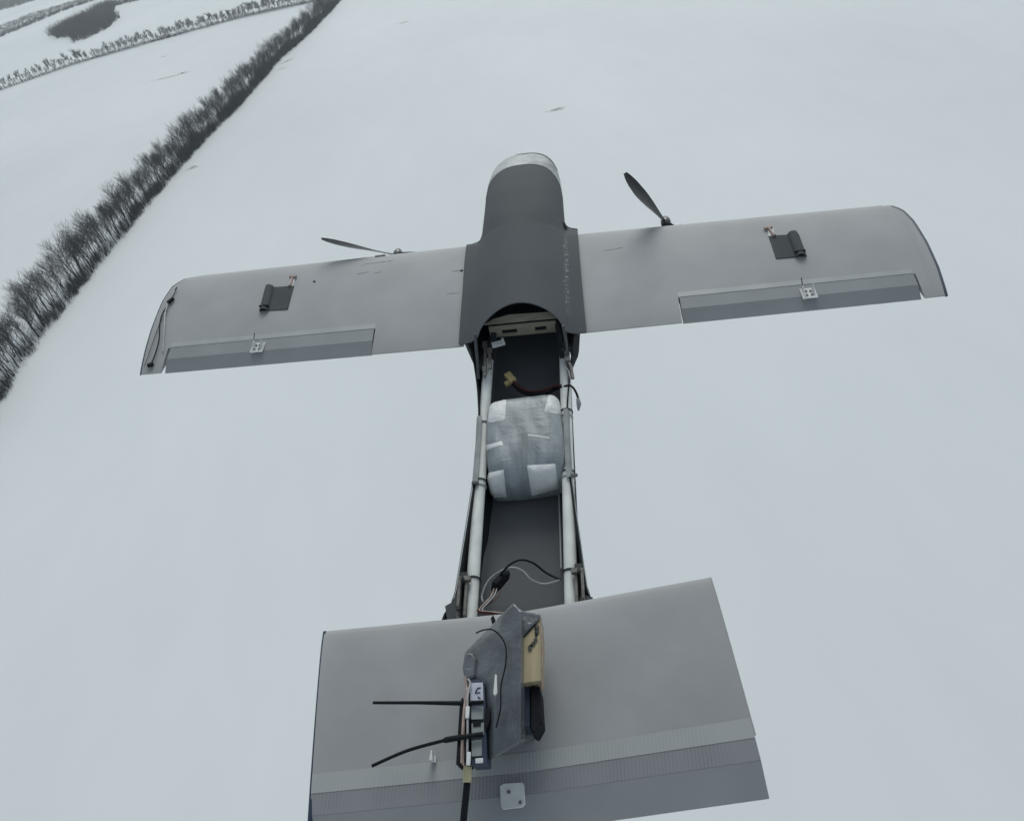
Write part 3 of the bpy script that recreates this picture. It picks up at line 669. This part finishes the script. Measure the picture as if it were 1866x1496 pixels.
# antennas
b = MB(); b.tube([at(680, 1280, .135), at(762, 1280, .137), at(838, 1281, .14), at(880, 1279, .145)], [.0024, .0026, .0036, .003], 8); b.build('antenna', M['black'], drone)
b = MB(); b.tube(spline([at(678, 1395, .13), at(740, 1368, .135), at(800, 1351, .14), at(828, 1345, .145), at(880, 1337, .146)], 5), [.0026]*12+[.0044]*5+[.0036]*4, 8); b.build('antenna', M['black'], drone)
quadbox('wire_block', [(884, 1288), (894, 1292), (894, 1312), (886, 1330), (882, 1322)], .142, .04, M['black'], drone, .002)
# thin lead looping over the pod
b = MB(); b.tube(spline([at(868, 1153, .135), at(880, 1148, .15), at(897, 1147, .165), at(912, 1159, .172), at(922, 1180, .172), at(921, 1212, .172), at(913, 1250, .172), at(912, 1290, .168), at(904, 1325, .158)], 6), .0013, 6); b.build('thin_lead', M['black'], drone)
quadbox('white_tag', [(902, 1228), (905, 1229), (906, 1262), (902, 1267), (899, 1263)], .168, .004, M['white'], pod)
quadbox('small_bolt', [(894, 1126), (899, 1120), (901, 1126), (896, 1134)], .10, .02, M['black'], drone)
# cable leaving aft with its cream sleeve
b = MB(); b.tube([at(852, 1394, .12), at(851, 1425, .115)], .0065, 10); b.build('cable_sleeve', M['cream'], drone)
b = MB(); b.tube(spline([at(852, 1418, .115), at(849, 1450, .11), at(845, 1490, .10), at(842, 1540, .09), at(838, 1620, .05)], 5), .0052, 10); b.build('tail_cable', M['black'], drone)

# ------------------------------------------------------------ the wrapped package lying between the tubes
PKM = drone.matrix_world.copy()
pk_c = Vector((.007, -.452)); pk_r = .07
pk = empty('wrapped_package'); pk.matrix_world = PKM @ Matrix.Translation((pk_c.x, pk_c.y, -.108)) @ Matrix.Rotation(pk_r, 4, 'Z')
tag(pk, 'grey film-wrapped package with white tape corners, lying in the open hull of the aircraft', 'package')
rows = []; n = 56
for i in range(n+1):
    v = -1+2*i/n; r = []
    for j in range(n+1):
        u = -1+2*j/n
        # squircle mapping keeps the corners round
        x = u*math.sqrt(1-.20*v*v)*.1005; y = v*math.sqrt(1-.10*u*u)*(.137 if v > 0 else .130)
        a = abs(u); b_ = abs(v); z = (1-a**8)**.42*(1-b_**(9 if v > 0 else 3.6))**.42
        z = .076*z*(1+.02*math.sin(x*45+1)*math.cos(y*30))+.0004*math.sin(x*140+y*55)*min(1, z*30)
        z -= .007*math.exp(-((x+.004-.1*y)/.014)**2)*min(1, z*30)*max(0, -v)
        r.append((x, y, z))
    rows.append(r)
V = [p for r in rows for p in r]; W_ = n+1; F = []
for i in range(n):
    for j in range(n): F.append((i*W_+j, i*W_+j+1, (i+1)*W_+j+1, (i+1)*W_+j))
k0 = len(V); per = [(0, j) for j in range(n)]+[(i, n) for i in range(n)]+[(n, j) for j in range(n, 0, -1)]+[(i, 0) for i in range(n, 0, -1)]
for i, j in per:
    p = rows[i][j]; V.append((p[0]*.93, p[1]*.95, -.022))
m_ = len(per)
for k in range(m_):
    a = per[k][0]*W_+per[k][1]; c = per[(k+1) % m_]; F.append((a, c[0]*W_+c[1], k0+(k+1) % m_, k0+k))
F.append(tuple(range(k0, k0+m_)))
body = mesh_obj('wrapping', V, F, M['wrap'], pk, angle=70)
from mathutils.bvhtree import BVHTree
bm = bmesh.new(); bm.from_mesh(body.data); bvh = BVHTree.FromBMesh(bm); bm.free()
PKL = Matrix.Translation((pk_c.x, pk_c.y, -.108)) @ Matrix.Rotation(pk_r, 4, 'Z')
PKI = PKL.inverted()
def on_pk(px, py):
    """point of the wrapping read off the photograph, and its normal"""
    d = BC @ Vector(((px-933)/1264, (748-py)/1264, -1)); o_ = PKI @ CB; d = (PKI.to_3x3() @ d).normalized()
    h = bvh.ray_cast(o_, d)
    return h[0], h[1]
def patch(q, name='tape_patch', m=None, lift=.0012):
    n = 14; g = []; last = None
    cx_ = sum(p[0] for p in q)/4; cy_ = sum(p[1] for p in q)/4
    for i in range(n+1):
        r = []
        for j in range(n+1):
            s_, t_ = j/n, i/n
            px = q[0][0]*(1-s_)*(1-t_)+q[1][0]*s_*(1-t_)+q[2][0]*s_*t_+q[3][0]*(1-s_)*t_
            py = q[0][1]*(1-s_)*(1-t_)+q[1][1]*s_*(1-t_)+q[2][1]*s_*t_+q[3][1]*(1-s_)*t_
            h, nn = on_pk(px, py); k = 0
            while h is None and k < 80:
                px += (cx_-px)*.08; py += (cy_-py)*.08; h, nn = on_pk(px, py); k += 1
            if nn.z < 0: nn = -nn
            r.append(h+nn*(lift*(.25+1.6*min(1, 5*min(s_, 1-s_, t_, 1-t_))*(1 if lift > .001 else .4))))
        g.append(r)
    return sheet(g, .0008, name, m or M['patch'], pk, angle=70)
patch([(893, 728), (923, 726), (920, 765), (888, 771)]); patch([(1001, 712), (1030, 704), (1022, 756), (992, 749)])
patch([(884, 812), (914, 804), (917, 812), (886, 821)]); patch([(880, 863), (918, 856), (923, 905), (888, 906)], lift=.003); patch([(960, 848), (1012, 845), (1018, 889), (969, 903)], lift=.0035)
patch([(962, 791), (1001, 797), (1001, 799.5), (962, 794)], 'wrap_fold', M['tube'], .0008)
patch([(952, 788), (957, 788), (958, 880), (952, 880)], 'wrap_fold', M['panel'], .0008)

# ------------------------------------------------------------ bare trees
def bare_tree(h, rnd, spread=.32, slim=False, levels=3, tmin=.014):
    tr = MB(); cr = MB()
    def seg(mb, a, b, r0, r1):
        d = (b-a).normalized(); u = d.cross(Vector((0.3, 0.1, 1))).normalized() if abs(d.z) < .98 else Vector((1, 0, 0)); w_ = d.cross(u)
        k = len(mb.v)
        for c, r_ in ((a, r0), (b, r1)):
            for i in range(3):
                an = 2.0944*i; mb.v.append(tuple(c+(u*math.cos(an)+w_*math.sin(an))*r_))
        for i in range(3): mb.f.append((k+i, k+(i+1) % 3, k+3+(i+1) % 3, k+3+i))
    def grow(mb, p, d, L, r_, lvl):
        n = 3 if lvl < 2 else 2
        for i in range(n):
            d2 = (d+Vector((rnd.uniform(-.16, .16), rnd.uniform(-.16, .16), .10))).normalized()
            q = p+d2*L/n; r2 = r_*.72
            seg(mb, p, q, r_, max(r2, tmin)); 
            if lvl < levels:
                for c in range(rnd.choice([2, 3]) if lvl < 2 else rnd.choice([1, 2])):
                    a = rnd.uniform(0, 6.28); s_ = rnd.uniform(.45, .85)*(spread/.32)
                    e_ = (d2+Vector((math.cos(a)*s_, math.sin(a)*s_, rnd.uniform(.15, .55)))).normalized()
                    grow(mb, q, e_, L*rnd.uniform(.42, .62), max(r2*.55, tmin), lvl+1)
            p, d, r_ = q, d2, r2
    # trunk: one or two leaning stems
    for s_ in range(1 if slim else rnd.choice([1, 2, 2])):
        p = Vector((rnd.uniform(-.3, .3)*(s_ > 0), rnd.uniform(-.3, .3)*(s_ > 0), -.1)); d = Vector((rnd.uniform(-.16, .16), rnd.uniform(-.16, .16), 1)).normalized()
        r_ = h*.016; n = 6
        for i in range(n):
            q = p+d*h*.78/n*(1 if s_ == 0 else .9); tr.tube([p, q], [r_, r_*.84], 5, cap=False); r_ *= .84
            if i >= 2:
                for c in range(3 if not slim else 3):
                    a = rnd.uniform(0, 6.28); s2 = rnd.uniform(.5, .95)*(spread/.32)
                    e_ = (Vector((math.cos(a)*s2*1.05, math.sin(a)*s2*1.05, .85))).normalized()
                    grow(cr, q, e_, h*(.36 if not slim else .24)*((1-.08*i) if not slim else (.9+.06*i))*rnd.uniform(.8, 1.15), r_*.5, 1)
            p = q; d = (d+Vector((rnd.uniform(-.1, .1), rnd.uniform(-.1, .1), .1))).normalized()
        grow(cr, p, d, h*.22, r_*.8, 1)
    return tr, cr
def tree_proto(name, h, seed, **k):
    rnd = random.Random(seed); tr, cr = bare_tree(h, rnd, **k)
    def me(mb, nm, mt):
        m_ = bpy.data.meshes.new(nm); m_.from_pydata(mb.v, [], mb.f); m_.materials.append(mt); return m_
    return me(tr, 'trunk', M['bark']), me(cr, 'crown', M['twig'])
def put_tree(name, pr, x, y, sc, rz, label, cat, group, sz=1.0):
    r_ = bpy.data.objects.new(name, None); col.objects.link(r_); r_.location = (x, y, 0); r_.rotation_euler = (0, 0, rz); r_.scale = (sc, sc, sc*sz)
    tag(r_, label, cat, group)
    for nm, me in (('trunk', pr[0]), ('crown', pr[1])):
        o = bpy.data.objects.new(nm, me); col.objects.link(o); o.parent = r_
    return r_
BELT = [(x*1.5, y*1.5) for x, y in [(-71, 60), (-70.8, 90), (-71.7, 108), (-70.9, 120), (-70.2, 133), (-69.6, 140), (-68.4, 162), (-66.2, 185), (-64.1, 206), (-58.5, 243), (-52.7, 300), (-45.3, 336), (-33.9, 419), (-28, 460)]]
def bx_(y): return interp([(b, a) for a, b in BELT], y)
rnd = random.Random(3)
protos = [tree_proto('t', 9.5, 40+i, spread=.40, tmin=.0115) for i in range(9)]
n_belt = 0; y = 112.0; spots = []
while y < 680 and len(spots) < 300:
    st = 2.6+max(0, (y-160)/500)*2.1
    for row in (0, 1):
        if rnd.random() < .08: continue
        spots.append((bx_(y)-1.8-row*3.6+rnd.uniform(-1.1, 1.1), y+rnd.uniform(-1.0, 1.0)+row*st/2, rnd.uniform(.72, 1.2)*(1.08 if y < 210 else 1), rnd.uniform(0, 6.28), row))
    y += st
def tree_label(y, row):
    where = 'at the left photo edge' if y < 165 else 'left of the port wing' if y < 205 else 'level with the nose' if y < 300 else 'in its narrowing upper stretch' if y < 450 else 'at its far end'
    return ('bare tree in the back row' if row else 'bare tree in the front row')+' of the belt, '+where
for x, yy, sc, rz, row in spots:
    put_tree('bare_tree', rnd.choice(protos), x, yy, sc, rz, tree_label(yy, row), 'tree', 'bare trees of the thick diagonal tree belt')
# the thinner far row
FAR = [(x*1.5, y*1.5) for x, y in [(-260, 388), (-206, 397), (-177.7, 425), (-136.3, 438), (-89.8, 446.7), (-46.9, 437), (-30, 432)]]
pf = [tree_proto('f', 7.2, 80+i, slim=True, spread=.36, tmin=.034) for i in range(5)]
x = -330
nf = 0
while x < -52:
    yy = interp(FAR, x)+rnd.uniform(-.8, 1.2)+2
    if rnd.random() > .05:
        put_tree('slim_bare_tree', rnd.choice(pf), x, yy, rnd.uniform(.55, 1.2), rnd.uniform(0, 6.28), 'small slim leafless tree in the thin far row at upper left', 'tree', 'slim bare trees of the far row'); nf += 1
    x += rnd.uniform(1.0, 1.9)
# undergrowth: thickets of stems nobody could count
def stems(name, pts, mt, label, cat, wid=.035):
    mb = MB()
    for (x, y, h, n, spread) in pts:
        for k in range(n):
            a = rnd.uniform(0, 6.28); r_ = rnd.uniform(0, spread); bx0 = Vector((x+r_*math.cos(a), y+r_*math.sin(a), -.05))
            d = Vector((rnd.uniform(-.5, .5), rnd.uniform(-.5, .5), 1)).normalized(); hh = h*rnd.uniform(.5, 1.1)
            s_ = Vector((rnd.uniform(-1, 1), rnd.uniform(-1, 1), 0)).normalized()*wid
            q = bx0+d*hh; q1 = bx0+d*hh*.5
            mb.add([bx0-s_, bx0+s_, q1+s_*.7, q1-s_*.7, q], [(0, 1, 2, 3), (3, 2, 4)])
            for c in range(3):
                e_ = (d+Vector((rnd.uniform(-.9, .9), rnd.uniform(-.9, .9), .2))).normalized(); p0 = bx0+d*hh*rnd.uniform(.3, .8); s2 = Vector((rnd.uniform(-1, 1), rnd.uniform(-1, 1), .3)).normalized()*wid*.6
                mb.add([p0-s2, p0+s2, p0+e_*hh*.45], [(0, 1, 2)])
    me = bpy.data.meshes.new(name); me.from_pydata(mb.v, [], mb.f); me.materials.append(mt)
    o = bpy.data.objects.new(name, me); col.objects.link(o); tag(o, label, cat, kind='stuff'); return o
pts = []
y = 108
while y < 690:
    dense = .35+(.5 if y > 250 else 0)+.6*math.sin(y*.11)+.55*math.sin(y*.37+1)+.35*math.sin(y*.9)
    for k in range(2 if y < 300 else 3):
        pts.append((bx_(y)-rnd.uniform(.2, 4.0), y+rnd.uniform(-.6, .6), rnd.uniform(1.3, 2.7)*(1+.6*max(0, dense)*(1.5 if y > 260 else .7)), int(5+24*max(0, dense)), 1.2))
    y += 1.0
y = 106
while y < 690:
    k = 2 if y < 260 else 3
    for q in range(k):
        if math.sin(y*.23+2*math.sin(y*.05)) > -.55: pts.append((bx_(y)-rnd.uniform(.3, 5.4), y+rnd.uniform(-.6, .6), rnd.uniform(2.4, 5.0)*(.85 if y < 230 else 1.25), 3 if y < 200 else 5, 1.3))
    y += 1.1
stems('undergrowth', pts, M['scrub'], 'dense dark leafless undergrowth along the foot of the diagonal tree belt', 'undergrowth')
pts = [(xx, interp(FAR, xx)-.3+rnd.uniform(-.6, .6)+2, rnd.uniform(1.0, 4.2)*(1.5 if -150 < xx < -132 or -205 < xx < -196 else 1), 7, .9) for xx in [-335+.6*k for k in range(480)]]
pts += [(rnd.uniform(-210, -190), interp(FAR, -200)-2+rnd.uniform(-1.5, 1.5), 1.3, 10, 1.2) for k in range(25)]
stems('row_undergrowth', pts, M['scrub'], 'low dark brush under the thin far tree row', 'undergrowth', .11)
# far copse, strips and forest: woods read as one mass
def inside(p, poly):
    c = False; j = len(poly)-1
    for i in range(len(poly)):
        a, b_ = poly[i], poly[j]
        if (a[1] > p[1]) != (b_[1] > p[1]) and p[0] < (b_[0]-a[0])*(p[1]-a[1])/(b_[1]-a[1])+a[0]: c = not c
        j = i
    return c
def scatter(poly, n):
    x0 = min(p[0] for p in poly); x1 = max(p[0] for p in poly); y0 = min(p[1] for p in poly); y1 = max(p[1] for p in poly); o = []
    while len(o) < n:
        p = (rnd.uniform(x0, x1), rnd.uniform(y0, y1))
        if inside(p, poly): o.append(p)
    return o
cop = [(x*1.5, y*1.5) for x, y in [(-262, 610), (-268, 650), (-262, 690), (-266, 735), (-252, 745), (-228, 655), (-209, 612), (-202, 556), (-206, 530), (-213, 523), (-226, 560), (-241, 573)]]
stems('copse', [(x, y, rnd.uniform(4, 11), 9, 1.8) for x, y in scatter(cop, 1300)], M['wood'], 'dark leafless copse standing alone in the snowfield at upper left', 'woodland', .13)
strip = [(x*1.5, y*1.5) for x, y in [(-262, 725), (-262, 742), (-227, 738), (-150, 740), (-80, 738), (-80, 728), (-150, 728), (-227, 726)]]
stems('far_hedgerow', [(x, y, rnd.uniform(4, 7), 8, 1.6) for x, y in scatter(strip, 700)], M['wood'], 'dark far hedgerow running from the copse out of the top of the photo', 'woodland', .12)
def band(pts_near, pts_far, n):
    return scatter([(x*1.5, y*1.5) for x, y in pts_near+pts_far[::-1]], n)
rd = band([(-420, 600), (-380, 650), (-336, 700), (-326, 813), (-305, 857), (-280, 900), (-230, 960)], [(-440, 612), (-398, 662), (-346, 704), (-338, 822), (-318, 868), (-292, 910), (-240, 975)], 900)
stems('far_brush_line', [(x, y, rnd.uniform(2.5, 4.5), 7, 2.0) for x, y in rd], M['wood'], 'dark brush line bordering the brownish reed band in the far upper left', 'undergrowth', .16)
rd = band([(-450, 640), (-400, 700), (-350, 715), (-340, 825), (-320, 870), (-290, 925), (-240, 990)], [(-520, 690), (-450, 760), (-392, 815), (-388, 885), (-345, 920), (-310, 960), (-260, 1040)], 1900)
stems('reed_band', [(x, y, rnd.uniform(1.5, 3.2), 9, 4.0) for x, y in rd], M['reed'], 'brownish band of reeds and scrub between two white fields at far upper left', 'reeds', .14)
ff = band([(-660, 1000), (-575, 1040), (-504, 1085), (-474, 1135), (-430, 1180), (-380, 1260)], [(-980, 1460), (-860, 1540), (-760, 1640), (-700, 1700), (-640, 1760), (-560, 1830)], 5200)
stems('far_forest', [(x, y, rnd.uniform(8, 13), 9, 6.0) for x, y in ff], M['wood'], 'hazy far forest filling the upper left corner', 'woodland', .38)
# tufts of dry grass showing through the snow
gp = []
for cx, cy, lx, ly, rot, n in ((-4.9, 311, 3, 1.6, .2, 50), (25.7, 158.8, 2.0, .9, .1, 60), (-101, 319, 9, 1.8, .05, 150), (-96.5, 321, 1.6, 1.2, 0, 50), (-117.9, 375.8, 1.6, 1.0, .3, 22), (-50.6, 279.6, 2.2, .6, .1, 30), (-63.0, 183.5, 1.6, 1.2, 0, 40), (-206, 520, 8, 2, .5, 60), (-50, 291, 4, .8, .9, 60)):
    for k in range(n):
        u = rnd.gauss(0, .5)*lx; v = rnd.gauss(0, .5)*ly; gp.append(((cx+u*math.cos(rot)-v*math.sin(rot))*1.5, (cy+u*math.sin(rot)+v*math.cos(rot))*1.5, rnd.uniform(.10, .28), 8, .8))
stems('dry_grass', gp, M['grass'], 'faint patches of dry grass poking through the snow', 'grass', .05)

# ------------------------------------------------------------ the winter air
def haze():
    vs = [(x, y, z) for x in (-5200, 5200) for y in (-1700, 7200) for z in (-1.0, ALT+2.0)]
    fs = [(0, 1, 3, 2), (4, 6, 7, 5), (0, 4, 5, 1), (2, 3, 7, 6), (0, 2, 6, 4), (1, 5, 7, 3)]
    m = bpy.data.materials.new('winter_air'); m.use_nodes = True; t = m.node_tree; t.nodes.clear()
    v = t.nodes.new('ShaderNodeVolumePrincipled'); v.inputs['Color'].default_value = (0.88, 0.93, 0.97, 1); v.inputs['Density'].default_value = 0.00019
    v.inputs['Anisotropy'].default_value = 0.2
    o = t.nodes.new('ShaderNodeOutputMaterial'); t.links.new(v.outputs[0], o.inputs['Volume'])
    h = mesh_obj('haze', vs, fs, m, smooth=False); tag(h, 'thin cold winter haze that pales the far fields', 'haze', kind='stuff')
haze()
print('belt', len(spots), 'far', nf)
